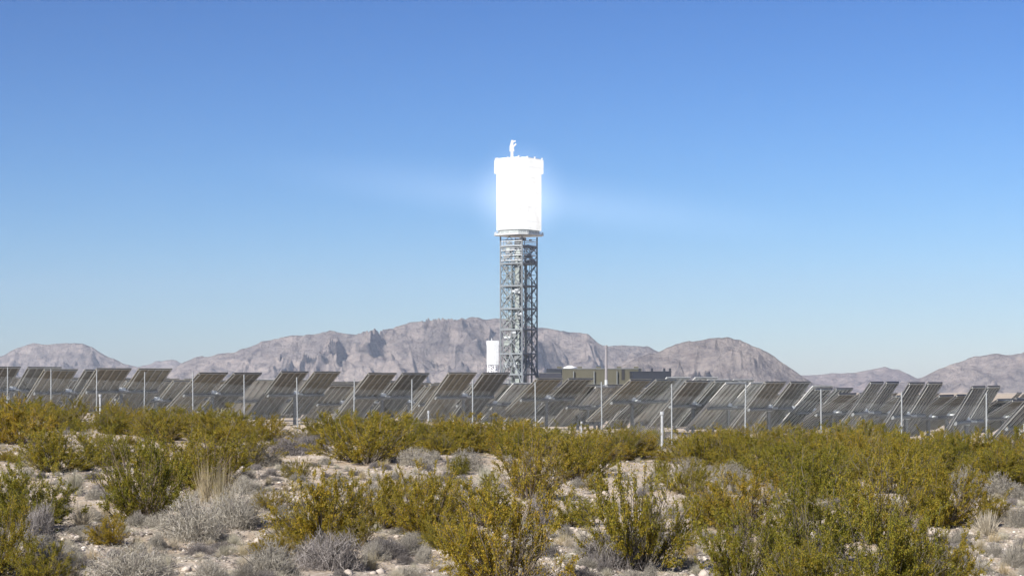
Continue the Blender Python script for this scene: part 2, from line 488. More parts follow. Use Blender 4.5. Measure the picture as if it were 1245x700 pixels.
# widths seen across the diagonal: half-width = h*(cos+sin) - c*sin ...
def half_for(pxw, cfrac=.34):
    tgt = pxw*SC/2
    p = max(abs(x*math.cos(TA)+y*math.sin(TA)) for x, y in chamfer_square(1, cfrac))
    return tgt/p
h = half_for(60.5)
MB().prism(chamfer_square(h, .34*h), zt(286.8), zt(285)).build("service_platform", steel, tower)
mb = MB()
pl = chamfer_square(h*.985, .34*h)
for k in range(8):
    a, b2 = Vector(pl[k]), Vector(pl[(k+1) % 8])
    for t in np.linspace(0, 1, 6)[:-1]:
        p = a.lerp(b2, t); mb.bar((*p, zt(285)), (*p, zt(282.6)), .1)
    for zz in (zt(283.8), zt(282.7)): mb.bar((*a, zz), (*b2, zz), .1)
mb.build("platform_railing", steel_bright, tower)
h = half_for(54.8); c0 = .34*h
MB().prism(chamfer_square(h*.93, c0), zt(285), zt(280.5)).build("receiver_header", core_mat, tower)
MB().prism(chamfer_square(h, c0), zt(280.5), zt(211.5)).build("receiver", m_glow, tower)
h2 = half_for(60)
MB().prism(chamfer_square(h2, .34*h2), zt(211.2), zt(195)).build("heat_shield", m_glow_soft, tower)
MB().prism(chamfer_square(h2*.9, .3*h2), zt(195), zt(193.8)).build("roof_deck", white_paint, tower)
for k, (x, y) in enumerate(chamfer_square(h2*.93, .3*h2) + [(0,-h2*.93),(h2*.93,0),(0,h2*.93),(-h2*.93,0)]):
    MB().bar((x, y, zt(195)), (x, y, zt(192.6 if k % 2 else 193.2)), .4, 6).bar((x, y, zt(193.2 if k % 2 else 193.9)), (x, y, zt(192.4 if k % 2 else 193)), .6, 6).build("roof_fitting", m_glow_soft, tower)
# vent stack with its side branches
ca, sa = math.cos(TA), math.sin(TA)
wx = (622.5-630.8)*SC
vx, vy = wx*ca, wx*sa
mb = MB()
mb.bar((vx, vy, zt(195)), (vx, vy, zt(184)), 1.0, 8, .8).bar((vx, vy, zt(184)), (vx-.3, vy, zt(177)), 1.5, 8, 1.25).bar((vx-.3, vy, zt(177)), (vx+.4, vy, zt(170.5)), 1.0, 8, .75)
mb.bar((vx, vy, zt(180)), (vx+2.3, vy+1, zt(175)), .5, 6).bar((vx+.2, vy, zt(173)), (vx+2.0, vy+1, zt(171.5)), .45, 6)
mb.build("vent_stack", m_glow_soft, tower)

# second tower of the plant, three kilometres off
Y2 = 3450.0; S2 = Y2/F
T2 = Vector((tower_at(599, Y2), Y2, 0)); T2.z = gz(T2.x, Y2)
def zt2(py): return CZ + (HY-py)*S2 - T2.z
tw2 = empty("solar_power_tower", T2, -.35)
tag(tw2, "small distant lattice tower with a glowing white top, beside the tall tower", "tower")
hh = 6.8
for x, y in ((-hh,-hh),(hh,-hh),(hh,hh),(-hh,hh)):
    MB().bar((x*1.3, y*1.3, 0), (x, y, zt2(443)), 1.0).build("corner_leg", white_paint, tw2)
lv = np.linspace(4, zt2(443), 6)
for i in range(4):
    mb = MB(); cs = [(-hh,-hh),(hh,-hh),(hh,hh),(-hh,hh)]
    p, q = cs[i], cs[(i+1) % 4]
    for a, b2 in zip(lv[:-1], lv[1:]):
        mb.bar((*p, a), (*q, b2), .6).bar((*q, a), (*p, b2), .6).bar((*p, b2), (*q, b2), .8)
    mb.build("brace_panel", white_paint, tw2)
h = 15*S2/2/1.2
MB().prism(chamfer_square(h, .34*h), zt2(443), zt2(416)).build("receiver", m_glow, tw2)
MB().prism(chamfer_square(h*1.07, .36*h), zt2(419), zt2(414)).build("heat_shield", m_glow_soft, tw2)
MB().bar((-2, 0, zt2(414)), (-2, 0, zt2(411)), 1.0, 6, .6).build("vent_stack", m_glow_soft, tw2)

# ------------------------------------------------------------------ plant buildings at the tower's foot
def pxbox(Y, x0, x1, y_top, dy=22.0):
    S = Y/F; a, b2 = (x0-CX)*S, (x1-CX)*S
    cx = (a+b2)/2; g = gz(cx, Y)
    return cx, g, (b2-a)/2, CZ + (HY-y_top)*S - g, dy
cx, g0, hw, ht, dy = pxbox(1110, 684, 780, 448.5, 34)
bd = empty("turbine_hall", (cx, 1110, g0))
tag(bd, "long olive green metal turbine hall between the tower and the dark cooling block", "building")
mb = MB().box((-hw, 0, -1), (hw, dy, ht))
for k in range(60):
    x = -hw + (k+.5)*2*hw/60
    mb.box((x-.12, -.12, 0), (x+.12, -.003, ht-.35))
mb.build("wall", olive_clad, bd)
MB().box((-hw-.4, -.4, ht), (hw+.4, dy+.4, ht+.5)).build("roof", dark_steel, bd)
S = 1110/F
for x in (-26, -14, -3, 9, 19): MB().box((x, 6, ht+.5), (x+2.6, 9, ht+1.5)).build("roof_ventilator", olive_clad, bd)
MB().box(((756-CX)*S-cx-.1, -.35, ht-6.2), ((759-CX)*S-cx+.1, -.13, ht-.2)).build("doorway", black_gap, bd)
for x in (-hw*.72, -hw*.2, hw*.38, hw*.8):
    MB().bar((x, -.9, 0), (x, -.9, ht-1.2), .4, 8).build("duct", dark_steel, bd)
for x in (-hw*.9, -hw*.45, hw*.12, hw*.6):
    MB().box((x-1.2, -.3, 3), (x+1.2, -.13, 5.2)).build("wall_louvre", black_gap, bd)
cx, g0, hw, ht, dy = pxbox(1085, 769, 816, 452, 40)
bd = empty("cooling_block", (cx, 1085, g0))
tag(bd, "dark navy air cooling block with short stacks on its roof edge", "building")
mb = MB().box((-hw, 0, 3), (hw, dy, ht))
for k in range(24):
    x = -hw + (k+.5)*2*hw/24
    mb.box((x-.15, -.14, 3.2), (x+.15, -.004, ht-.3))
mb.build("wall", navy_clad, bd)
for sx in (-1, -.33, .33, 1):
    MB().box((sx*(hw-.6)-.5, .5, -1), (sx*(hw-.6)+.5, 1.5, 3)).build("support_leg", dark_steel, bd)
MB().box((-hw-.3, -.3, ht), (hw+.3, dy, ht+.35)).build("roof", navy_clad, bd)
for q in (778, 793, 808, 815):
    x = (q-CX)*1085/F-cx
    MB().box((x-.6, .2, ht+.35), (x+.5, 2, ht+2.1)).build("stack", navy_clad, bd)
cx, g0, hw, ht, dy = pxbox(1120, 656, 684, 453.5, 20)
bd = empty("equipment_shed", (cx, 1120, g0))
tag(bd, "dark box shaped equipment shed joining the tower foot and the green hall", "building")
MB().box((-hw, 0, -1), (hw, dy, ht)).build("wall", simple("slate_cladding", (.025, .027, .04), .7, 0, .12, .1), bd)
MB().box((-hw+4.3, 2, ht), (hw+2.5, dy-3, ht+2.6)).build("roof_unit", navy_clad, bd)
MB().box((-hw-.3, -.3, ht), (hw+.3, dy, ht+.3)).build("roof", dark_steel, bd)
Yt = 1150
tk = empty("storage_tank", (tower_at(693, Yt), Yt, gz(tower_at(693, Yt), Yt)))
tag(tk, "white cylindrical tank showing its domed top over the green hall", "tank")
zz = CZ + (HY-446.5)*Yt/F - tk.location.z
MB().bar((0, 0, -1), (0, 0, zz), 4.0, 24).build("tank_body", white_paint, tk)
MB().bar((0, 0, zz), (0, 0, zz+1.1), 4.0, 24, 1.0).build("tank_lid", white_paint, tk)
Yt = 1060
ms = empty("exhaust_mast", (tower_at(737, Yt), Yt, gz(tower_at(737, Yt), Yt)))
tag(ms, "thin grey exhaust mast rising over the green hall", "mast")
zz = CZ + (HY-419.5)*Yt/F - ms.location.z
mast_m = simple("mast_paint", (.22, .21, .22), .6)
MB().bar((0, 0, -1), (0, 0, zz*.32), 1.0, 10, .85).build("mast_base", steel, ms)
MB().bar((0, 0, zz*.32), (0, 0, zz), .8, 10, .6).build("mast_tube", mast_m, ms)
MB().bar((0, 0, zz-1.6), (0, 0, zz-.8), .95, 10).build("mast_collar", mast_m, ms)

# ------------------------------------------------------------------ heliostats
MW, MH, GAP, PIV = 2.1, 3.2, .42, 1.62
AIM = T + Vector((0, 0, zt(240)))
def aim(x, y, z):
    t = (AIM - Vector((x, y, z))).normalized()
    n = (SUN + t).normalized()
    return math.atan2(-n.x, n.y), math.asin(n.z)
def make_heliostat(back, full=True, el=0.0):
    root = empty("heliostat")
    ped = MB().bar((0, -.02, -.3), (0, -.02, PIV-.16), .085, 8)
    drive = MB().bar((0, -.02, PIV-.2), (0, -.02, PIV+.12), .14, 8).box((-.2, -.13, PIV-.1), (.2, .1, PIV+.1)).bar((.12, -.1, PIV-.05), (.12, -.42, PIV-.05), .05, 6)
    tube = MB().bar((-GAP/2-MW+.15, -.16, 0), (GAP/2+MW-.15, -.16, 0), .085, 8)
    mir, rib = [], []
    for s in (-1, 1):
        x0 = s*(GAP/2) if s > 0 else -GAP/2-MW
        mm = MB()
        mm.box((x0, -.02, -MH/2), (x0+MW, .012, MH/2))
        rb = MB()
        for k in range(5):
            x = x0 + .12 + k*(MW-.24)/4
            rb.box((x-.035, -.085, -MH/2+.04), (x+.035, -.0225, MH/2-.04))
        for zz in (-MH/2+.06, MH/2-.06):
            rb.box((x0+.02, -.06, zz-.03), (x0+MW-.02, -.0235, zz+.03))
        mir.append(mm); rib.append(rb)
    if full:
        ped.build("pedestal", dark_steel, root); drive.build("drive_unit", steel, root)
        o = tube.build("torque_tube", dark_steel, root, (0, 0, PIV)); o.rotation_euler.x = el
        for mm, rb in zip(mir, rib):
            me = new_mesh("mirror", mm.v, mm.f)
            me.materials.append(back); me.materials.append(m_glass)
            me.polygons[4].material_index = 1                     # the face towards +Y is the glass
            o = obj("mirror", me, None, root, (0, 0, PIV)); o.rotation_euler.x = el
            rb.build("support_rib", rib_mat, o)
    return root
rib_mat = simple("rib_steel", (.34, .34, .32), .5, .2, .2, 1.5)
proto = {}
for nm, mt in (("dark", m_back), ("pale", m_pale), ("darker", m_darker)):
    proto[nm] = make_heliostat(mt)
used_proto = set()
def place_heliostat(x, y, label, group, kind="dark", daz=0.0, del_=0.0):
    r = proto[kind] if kind not in used_proto else copy_tree(proto[kind])
    used_proto.add(kind)
    z = gz(x, y)
    az, el = aim(x, y, z+PIV)
    r.location = (x, y, z); r.rotation_euler = (0, 0, az + math.radians(daz))
    turn = 11*float(sstep(840, 1200, CX + x/y*F))*(1 if y < 130 else .5)
    r.rotation_euler.z = az + math.radians(daz + turn)
    tilt = el + math.radians(del_ - 7*float(sstep(900, 1150, CX + x/y*F))*(y < 130))
    for ch in r.children:
        nm = ch.name.split(".")[0]
        if nm in ("mirror", "torque_tube"):
            ch.rotation_euler.x = tilt
    tag(r, label, "heliostat", group)
    return r
def at(px, Y): return (px-CX)/F*Y
# nearest row: centre of the mirrors in the photo, distance
near = [
 (14, 99), (82, 98), (147, 96), (258, 95), (358, 98), (464, 94), (563, 95), (664, 97), (768, 93),
]
words = ["first", "second", "third", "fourth", "fifth", "sixth", "seventh", "eighth", "ninth", "tenth", "eleventh", "twelfth", "thirteenth", "fourteenth"]
nearpos = []
for i, (px, Y) in enumerate(near):
    x = at(px, Y); nearpos.append((x, Y))
    place_heliostat(x, Y, f"tilted mirror heliostat, {words[i]} from the left in the row nearest the fence", "heliostats in the row behind the fence",
                    "darker" if px > 1000 else "dark", random.uniform(-5, 5)*(1 + (px > 800)), random.uniform(-5, 5)*(1 + 2.2*(px > 900)))
# rows behind, arranged in arcs round the tower
rows = 0
cnt = 0
ring = 0
Rr = TY - 104.0
while Rr > TY - 330:
    y0 = TY - Rr
    step = 5.9 if y0 < 180 else 7.5
    off = (ring % 2)*step/2 + (ring*.37 % 1)*1.5
    n = int(34*y0/100/step) + 2
    for k in range(-n, n+1):
        ang = (k*step + off)/Rr
        x, y = T.x + Rr*math.sin(ang), TY - Rr*math.cos(ang)
        px = CX + x/y*F
        if not (-60 < px < 1300): continue
        if px > 970 and y0 < 170 and random.random() < .8: continue
        if 800 < px <= 970 and y0 < 118: continue
        if any(abs(x-a) < 3.2 and abs(y-b2) < 3.6 for a, b2 in nearpos): continue
        kind = "pale" if (px > 520 and px < 1010 and y0 > 125 and random.random() < .5) else ("darker" if px > 990 else "dark")
        place_heliostat(x, y, "mirror heliostat with pale back in the rows farther into the field" if kind == "pale" else "mirror heliostat with dark back in the rows farther into the field",
                        "pale heliostats deeper in the field" if kind == "pale" else "dark heliostats deeper in the field", kind, random.uniform(-4, 4), random.uniform(-4, 4))
        cnt += 1
    ring += 1
    Rr -= 8.5 if y0 < 160 else 15
for px, Y in ((702, 104), (728, 105), (600, 104), (320, 103)):
    x = at(px, Y)
    place_heliostat(x, Y, "mirror heliostat with pale back in the rows farther into the field", "pale heliostats deeper in the field", "pale", random.uniform(-4, 4), random.uniform(-4, 4))
    nearpos.append((x, Y))
# the right-hand end of the front row, turned more edge-on to the camera: (px, distance, turn from the view ray, mirror elevation)
G_R = "turned heliostats where the fence comes closest"
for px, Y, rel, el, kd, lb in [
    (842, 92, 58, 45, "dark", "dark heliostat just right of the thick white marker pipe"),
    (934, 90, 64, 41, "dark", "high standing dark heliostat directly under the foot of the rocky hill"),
    (1050, 83, 75, 36, "darker", "slate backed heliostat turned almost edge-on, first of the jagged group at right"),
    (1101, 79, 74, 33, "darker", "tall slate backed heliostat under the rose tinted ridge"),
    (1128, 86, 72, 53, "darker", "slate backed heliostat close behind the tall one at right"),
    (1174, 76, 75, 31, "darker", "steepest slate backed heliostat of the jagged group at right"),
    (1248, 74, 66, 43, "darker", "slate backed heliostat cut by the right edge of the view"),
    (1150, 92, 70, 60, "darker", None), (1200, 90, 70, 59, "darker", None), (1012, 92, 66, 56, "darker", None), (1078, 95, 68, 58, "darker", None),
    (1218, 90, 70, 60, "darker", None),
    (988, 94, 64, 46, "darker", None), (962, 97, 62, 44, "pale", None), (885, 93, 60, 45, "pale", None), (866, 97, 58, 44, "pale", None), (906, 97, 60, 43, "dark", None), (820, 98, 54, 45, "pale", None)]:
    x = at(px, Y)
    lb2 = {"darker": "low slate backed heliostat filling a dip in the jagged group at right", "pale": "pale backed heliostat among dark ones below the rocky hill", "dark": "dark backed heliostat wedged between pale ones below the rocky hill"}[kd]
    hl = place_heliostat(x, Y, lb or lb2, G_R if lb else {"darker": "low heliostats at right", "pale": "pale heliostats below the hill", "dark": "dark heliostats below the hill"}[kd], kd)
    hl.rotation_euler.z = math.radians(rel + random.uniform(-2, 2)) - math.atan2(x, Y)
    for ch in hl.children:
        if ch.name.split(".")[0] in ("mirror", "torque_tube"): ch.rotation_euler.x = math.radians(el)
    nearpos.append((x, Y))
print("heliostats", cnt + len(near))

# ------------------------------------------------------------------ chain-link fence
Z0, fa, fb, fc_ = 92.0, -614.0, 63.76, -.01851
def fence_xy(n):
    return (fa+fb*n)*Z0/F, Z0*(1+fc_*n)
fence = empty("chain_link_fence", (*fence_xy(8), gz(*fence_xy(8))))
tag(fence, "tall chain link fence with thin grey steel posts crossing in front of the mirrors", "fence")
fo = fence.location.copy()
FH = 2.6
post_m = simple("weathered_zinc", (.33, .345, .35), .55, .2)
fp = []
for n in range(-3, 20):
    x, y = fence_xy(n); z = gz(x, y); fp.append(Vector((x, y, z)))
for p in fp:
    mb = MB().bar(p-fo-Vector((0, 0, .3)), p-fo+Vector((random.uniform(-.05, .05), 0, FH)), .027, 8)
    
    mb.build("post", post_m, fence)
mbs = MB()
for a, b2 in zip(fp[:-1], fp[1:]):
    for h in (2.28, 2.42, 2.55):
        mbs.bar(a-fo+Vector((0, -.03, h)), b2-fo+Vector((0, -.03, h)), .0022, 3, cap=False)
mbs.build("strand_wire", dark_steel, fence)
# the woven fabric: real wires in both diagonals
mbs = MB(); pitch, FHW = .085, 2.1
for a, b2 in zip(fp[:-1], fp[1:]):
    L = (b2-a).length; n = int(L/pitch)
    for k in range(n):
        for sgn in (1, -1):
            s0 = k*pitch
            s1 = s0 + sgn*FHW
            h0, h1 = .05, FHW+.05
            if s1 > L: h1 = .05 + (L-s0); s1 = L
            if s1 < 0: h1 = .05 + s0; s1 = 0
            p = a.lerp(b2, s0/L) + Vector((0, -.02, h0)); q = a.lerp(b2, s1/L) + Vector((0, -.02, h1))
            if (q-p).length > .03: mbs.bar(p-fo, q-fo, .0013, 3, cap=False)
        # wires that start on the far post side
    for k in range(1, int(FHW/pitch)):
        hh = k*pitch+.05
        for (pa, pb) in ((a, b2), (b2, a)):
            e = min(FHW+.05-hh, L)
            p = pa + Vector((0, -.02, hh)); q = pa.lerp(pb, e/L) + Vector((0, -.02, hh+e))
            if e > .03: mbs.bar(p-fo, q-fo, .0013, 3, cap=False)
mbs.build("wire_fabric", steel, fence)

# ------------------------------------------------------------------ marker pipes by the fence
pipe_paint = simple('faded_white_paint', (.36, .37, .38), .6, 0, .1)
def pipe(px, py_base, py_top, wpx, label, Y, cap=True):
    x = at(px, Y); z = gz(x, Y); S = Y/F
    r = wpx*S/2; h = CZ + (HY-py_top)*S - z
    o = empty("marker_pipe", (x, Y, z)); tag(o, label, "marker pipe", "marker pipes along the fence")
    MB().bar((0, 0, -.2), (0, 0, h-.12), r, 12).build("pipe_body", pipe_paint, o)
    if cap: MB().bar((0, 0, h-.12), (0, 0, h), r*1.5, 12).build("pipe_cap", pipe_paint, o)
pipe(122, 505, 479, 2.6, "slim white marker pipe standing alone left of the cholla cactus", 86)
pipe(521, 512, 499, 2.0, "short white marker pipe half hidden by bushes left of the tower", 80)
pipe(707, 516, 512, 2.0, "low white marker pipe barely showing above the bushes right of the tower", 76)
pipe(805, 530, 500, 3.4, "thick white marker pipe with a wide cap between two fence posts", 73)
pipe(1240, 535, 517, 3.0, "white marker pipe, nearer of the pair beyond the right hand bushes", 68, False)
pipe(1246, 535, 515, 3.0, "bluish white marker pipe at the end of the fence", 69)

# ------------------------------------------------------------------ plants
def quads(c, a, b2):
    """diamond leaves: centres, long half axes, short half axes"""
    n = len(c)
    v = np.stack([c+a, c+b2, c-a, c-b2], 1).reshape(-1, 3)
    return v, np.arange(4*n).reshape(n, 4)
def unit(rng, n):
    v = rng.normal(size=(n, 3)); return v/np.linalg.norm(v, axis=1, keepdims=True)
def tubes(P, R):
    """P (n,k,3) polylines, R (n,k) radii -> three-sided tapering tubes"""
    n, k, _ = P.shape
    d = np.gradient(P, axis=1); d /= np.linalg.norm(d, axis=2, keepdims=True)+1e-9
    ref = np.array([.31, .57, .1]); u = np.cross(d, ref); u /= np.linalg.norm(u, axis=2, keepdims=True)+1e-9
    v = np.cross(d, u)
    rings = [P + R[..., None]*(u*math.cos(t)+v*math.sin(t)) for t in (0, 2.094, 4.189)]
    V = np.stack(rings, 2).reshape(-1, 3)
    base = (np.arange(n)[:, None]*k + np.arange(k-1)[None])*3
    fs = []
    for j in range(3):
        j2 = (j+1) % 3
        fs.append(np.stack([base+j, base+j2, base+3+j2, base+3+j], -1).reshape(-1, 4))
    return V, np.concatenate(fs)

leaf_m = plant_mat("creosote_leaf", [(.14, .137, .017), (.225, .209, .023), (.285, .255, .028), (.35, .296, .035), (.345, .248, .035)], .5)
leaf_gold_m = plant_mat("creosote_leaf_golden", [(.18, .162, .018), (.285, .243, .025), (.345, .28, .03), (.375, .262, .035)], .5)
stem_m = plant_mat("creosote_stem", [(.07, .058, .045), (.12, .10, .08), (.18, .155, .13)], 0)
twig_m = plant_mat("grey_twig", [(.20, .18, .145), (.30, .272, .225), (.39, .36, .30), (.48, .445, .385)], .1, .18, False)
dtwig_m = plant_mat("dead_twig", [(.10, .09, .085), (.18, .16, .15), (.30, .275, .26)], 0, .2, False)
straw_m = plant_mat("straw_blade", [(.36, .29, .17), (.48, .40, .25), (.56, .49, .34)], .2, .12)
bleach_m = plant_mat("bleached_blade", [(.42, .38, .29), (.52, .48, .38), (.60, .56, .46)], .2, .12)

def creosote_mesh(seed, nst=70, leaves_per=78, leaf=.0125, R=.92, H=1.08, gap=.0):
    rng = np.random.default_rng(seed)
    az = rng.uniform(0, 2*np.pi, nst); th = np.radians(80*rng.uniform(0.0, 1, nst)**.62)
    lump = 1 + .12*np.sin(az*2+rng.uniform(0, 6)) + .12*np.sin(az*5+rng.uniform(0, 6))*np.sin(th*3)
    L = rng.uniform(.80, 1.04, nst)*lump
    k = 6; t = np.linspace(0, 1, k)
    d = np.stack([np.sin(th)*np.cos(az)*R*1.0, np.sin(th)*np.sin(az)*R*1.0, np.cos(th)*H], 1)
    d[:, 2] = np.maximum(d[:, 2], .20)
    base = np.stack([np.cos(az), np.sin(az), 0*az], 1)*rng.uniform(.02, .22, (nst, 1)); base[:, 2] = -.03
    P = base[:, None] + d[:, None]*(L[:, None, None]*t[None, :, None])
    P[..., 2] += (t**2*.16)[None]*L[:, None]*np.sin(th)[:, None]
    P += rng.normal(0, .028, P.shape)*t[None, :, None]
    V1, F1 = tubes(P, (.011*(1-.75*t))[None]*rng.uniform(.7, 1.3, (nst, 1)))
    # twigs
    nt_ = nst*9
    si = rng.integers(0, nst, nt_); tt = rng.uniform(.16, 1, nt_)**.8
    f = tt*(k-1); i0 = np.minimum(f.astype(int), k-2); fr = (f-i0)[:, None]
    o = P[si, i0]*(1-fr) + P[si, i0+1]*fr
    dd = d[si]/np.linalg.norm(d[si], axis=1, keepdims=True)*.75 + unit(rng, nt_)*.75 + np.array([0, 0, .22])
    dd /= np.linalg.norm(dd, axis=1, keepdims=True)
    tl = rng.uniform(.10, .25, nt_)
    q = np.linspace(0, 1, 3)
    TP = o[:, None] + dd[:, None]*(tl[:, None, None]*q[None, :, None])
    V2, F2 = tubes(TP, (.0045*(1-.6*q))[None]*np.ones((nt_, 1)))
    stems = new_mesh("creosote_stem", np.concatenate([V1, V2]), np.concatenate([F1, F2+len(V1)]))
    # leaves
    nl = nt_*leaves_per
    ti = np.repeat(np.arange(nt_), leaves_per); s = rng.uniform(.12, 1.08, nl)
    dens = fbm(o[:, 0]*2.6+seed, o[:, 1]*2.6 + o[:, 2]*2.3, seed, 3)
    keep = rng.uniform(0, 1, nl) < np.clip((dens[ti]-.28-gap)*4.6, .10, 1)
    ti, s = ti[keep], s[keep]; nl = len(ti)
    c = o[ti] + dd[ti]*(tl[ti]*s)[:, None] + rng.normal(0, .017, (nl, 3))
    a = unit(rng, nl)*.7 + dd[ti]*.8; a /= np.linalg.norm(a, axis=1, keepdims=True)
    b2 = np.cross(a, unit(rng, nl)); b2 /= np.linalg.norm(b2, axis=1, keepdims=True)+1e-9
    sz = rng.uniform(.65, 1.35, (nl, 1))*leaf
    c[:, 2] = np.maximum(c[:, 2], .03)
    V3, F3 = quads(c, a*sz, b2*sz*.55)
    lv = new_mesh("creosote_leaves", V3, F3)
    return stems, lv

def twig_dome(seed, n=2600, R=.45, H=.42, mat=None, length=.11, wid=.0032, core=.25, up=.5):
    rng = np.random.default_rng(seed)
    d = unit(rng, n); d[:, 2] = np.abs(d[:, 2])
    lump = .45 + 1.0*fbm(d[:, 0]*2.2+seed*3.1, d[:, 1]*2.2 + d[:, 2]*2, seed, 3)
    r = rng.uniform(core, 1, n)**.6*lump
    c = d*np.array([R, R, H])*r[:, None]
    a = d*.65 + unit(rng, n)*1.0 + np.array([0, 0, up]); a /= np.linalg.norm(a, axis=1, keepdims=True)
    l = rng.uniform(.5, 1.2, (n, 1))*length
    q = np.linspace(0, 1, 3)
    bend = unit(rng, n)*.02
    P = c[:, None] + a[:, None]*(l[:, None]*q[None, :, None]-l[:, None]*.5) + bend[:, None]*(q*(1-q)*4)[None, :, None]
    P[..., 2] = np.maximum(P[..., 2], -.02)
    V, Fc = tubes(P, (wid*(1-.6*q))[None]*rng.uniform(.6, 1.3, (n, 1)))
    return V, Fc
def bursage_meshes(seed, **kw):
    rng = np.random.default_rng(seed+500)
    V, Fc = twig_dome(seed, **kw)
    tw = new_mesh("shrub_twig", V, Fc)
    # main stems
    n = 26; az = rng.uniform(0, 6.283, n); th = np.radians(rng.uniform(15, 78, n)); t = np.linspace(0, 1, 4)
    R, H = kw.get("R", .45), kw.get("H", .42)
    d = np.stack([np.sin(th)*np.cos(az)*R, np.sin(th)*np.sin(az)*R, np.cos(th)*H+.05], 1)
    P = d[:, None]*t[None, :, None] + rng.normal(0, .015, (n, 4, 3))*t[None, :, None]
    V2, F2 = tubes(P, (.008*(1-.6*t))[None]*np.ones((n, 1)))
    return tw, new_mesh("shrub_stem", V2, F2)
def tuft_mesh(seed, n=220, H=.5, spread=.5, wid=.004):
    rng = np.random.default_rng(seed)
    az = rng.uniform(0, 6.283, n); th = np.abs(rng.normal(0, spread, n)); L = rng.uniform(.45, 1.0, n)*H
    t = np.linspace(0, 1, 4)
    d = np.stack([np.sin(th)*np.cos(az), np.sin(th)*np.sin(az), np.cos(th)], 1)
    b = np.stack([np.cos(az), np.sin(az), 0*az], 1)*rng.uniform(0, .09, (n, 1))
    P = b[:, None] + d[:, None]*(L[:, None]*t[None])[..., None]
    P[..., 2] -= (t**2)[None]*(np.sin(th)*L*.35)[:, None]
    P[..., 2] = np.maximum(P[..., 2], 0)
    return new_mesh("grass_blade", *tubes(P, (wid*(1-.8*t))[None]*np.ones((n, 1))))

def plant_proto(name, *parts):
    r = bpy.data.objects.new(name, None); r.empty_display_size = .2
    ch = [(pn, me, mt) for pn, me, mt in parts]
    return r, ch
class Kind:
    """one variant of a plant: the first placing builds it, later ones are copies"""
    def __init__(s, name, parts, cat, w, h): s.name, s.parts, s.cat, s.w, s.h, s.root = name, parts, cat, w, h, None
    def place(s, x, y, wid, hgt, label, group):
        if s.root is None:
            r = empty(s.name)
            for pn, me, mt in s.parts: obj(pn, me, mt, r)
            s.root = r
        else:
            r = copy_tree(s.root)
        r.location = (x, y, gz(x, y)-.02)
        r.rotation_euler = (random.uniform(-.07, .07), random.uniform(-.07, .07), random.uniform(0, 6.283))
        sw = wid/s.w
        r.scale = (sw*random.uniform(.94, 1.06), sw*random.uniform(.94, 1.06), hgt/s.h)
        if "label" in r: del r["label"]
        if "group" in r: del r["group"]
        tag(r, label, s.cat, group)
        return r

def extent(me):
    co = np.empty(len(me.vertices)*3); me.vertices.foreach_get("co", co); co = co.reshape(-1, 3)
    lo, hi = np.percentile(co, 2, axis=0), np.percentile(co, 98, axis=0)
    return float((hi[0]-lo[0]+hi[1]-lo[1])/2), float(hi[2])
CREO = []
for i in range(7):
    st, lv = creosote_mesh(100+i, gap=(.0, .04, .08, .0, .1, .05, .02)[i])
    CREO.append(Kind("creosote_bush", [("stems", st, stem_m), ("foliage", lv, leaf_gold_m if i in (1, 4, 6) else leaf_m)], "desert shrub", *extent(lv)))
BURS = []
for i in range(5):
    tw, st = bursage_meshes(200+i, n=4600, length=.085, wid=.0028)
    BURS.append(Kind("grey_shrub", [("twigs", tw, twig_m), ("stems", st, dtwig_m)], "grey shrub", .95, .48))
DEAD = []
for i in range(3):
    tw, st = bursage_meshes(260+i, n=2600, R=.5, H=.42, length=.17, wid=.0034, up=.6)
    DEAD.append(Kind("dry_shrub", [("twigs", tw, dtwig_m), ("stems", st, stem_m)], "dry shrub", 1.05, .52))
TUFT = [Kind("grass_tuft", [("blades", tuft_mesh(300+i), straw_m)], "grass tuft", .55, .48) for i in range(3)]
TALL = [Kind("tall_grass", [("blades", tuft_mesh(330, n=150, H=.85, spread=.2, wid=.004), straw_m)], "tall grass", .6, .83)]
BLEA = [Kind("bleached_tuft", [("blades", tuft_mesh(350+i, n=420, H=.42, spread=.75, wid=.0042), bleach_m)], "pale tuft", .7, .36) for i in range(3)]

occupied = []
def put(kinds, px, base, wpx, hpx, label, group=None):
    x, y, z = spot(px, base); S = y/F
    k = kinds[put.n % len(kinds)] if len(kinds) > 1 else kinds[0]; put.n += 1
    occupied.append((x, y, wpx*S/2))
    f = .84 if k.name == "creosote_bush" else 1
    return k.place(x, y, wpx*S*f, hpx*S*f*1.02, label, group)
put.n = 0

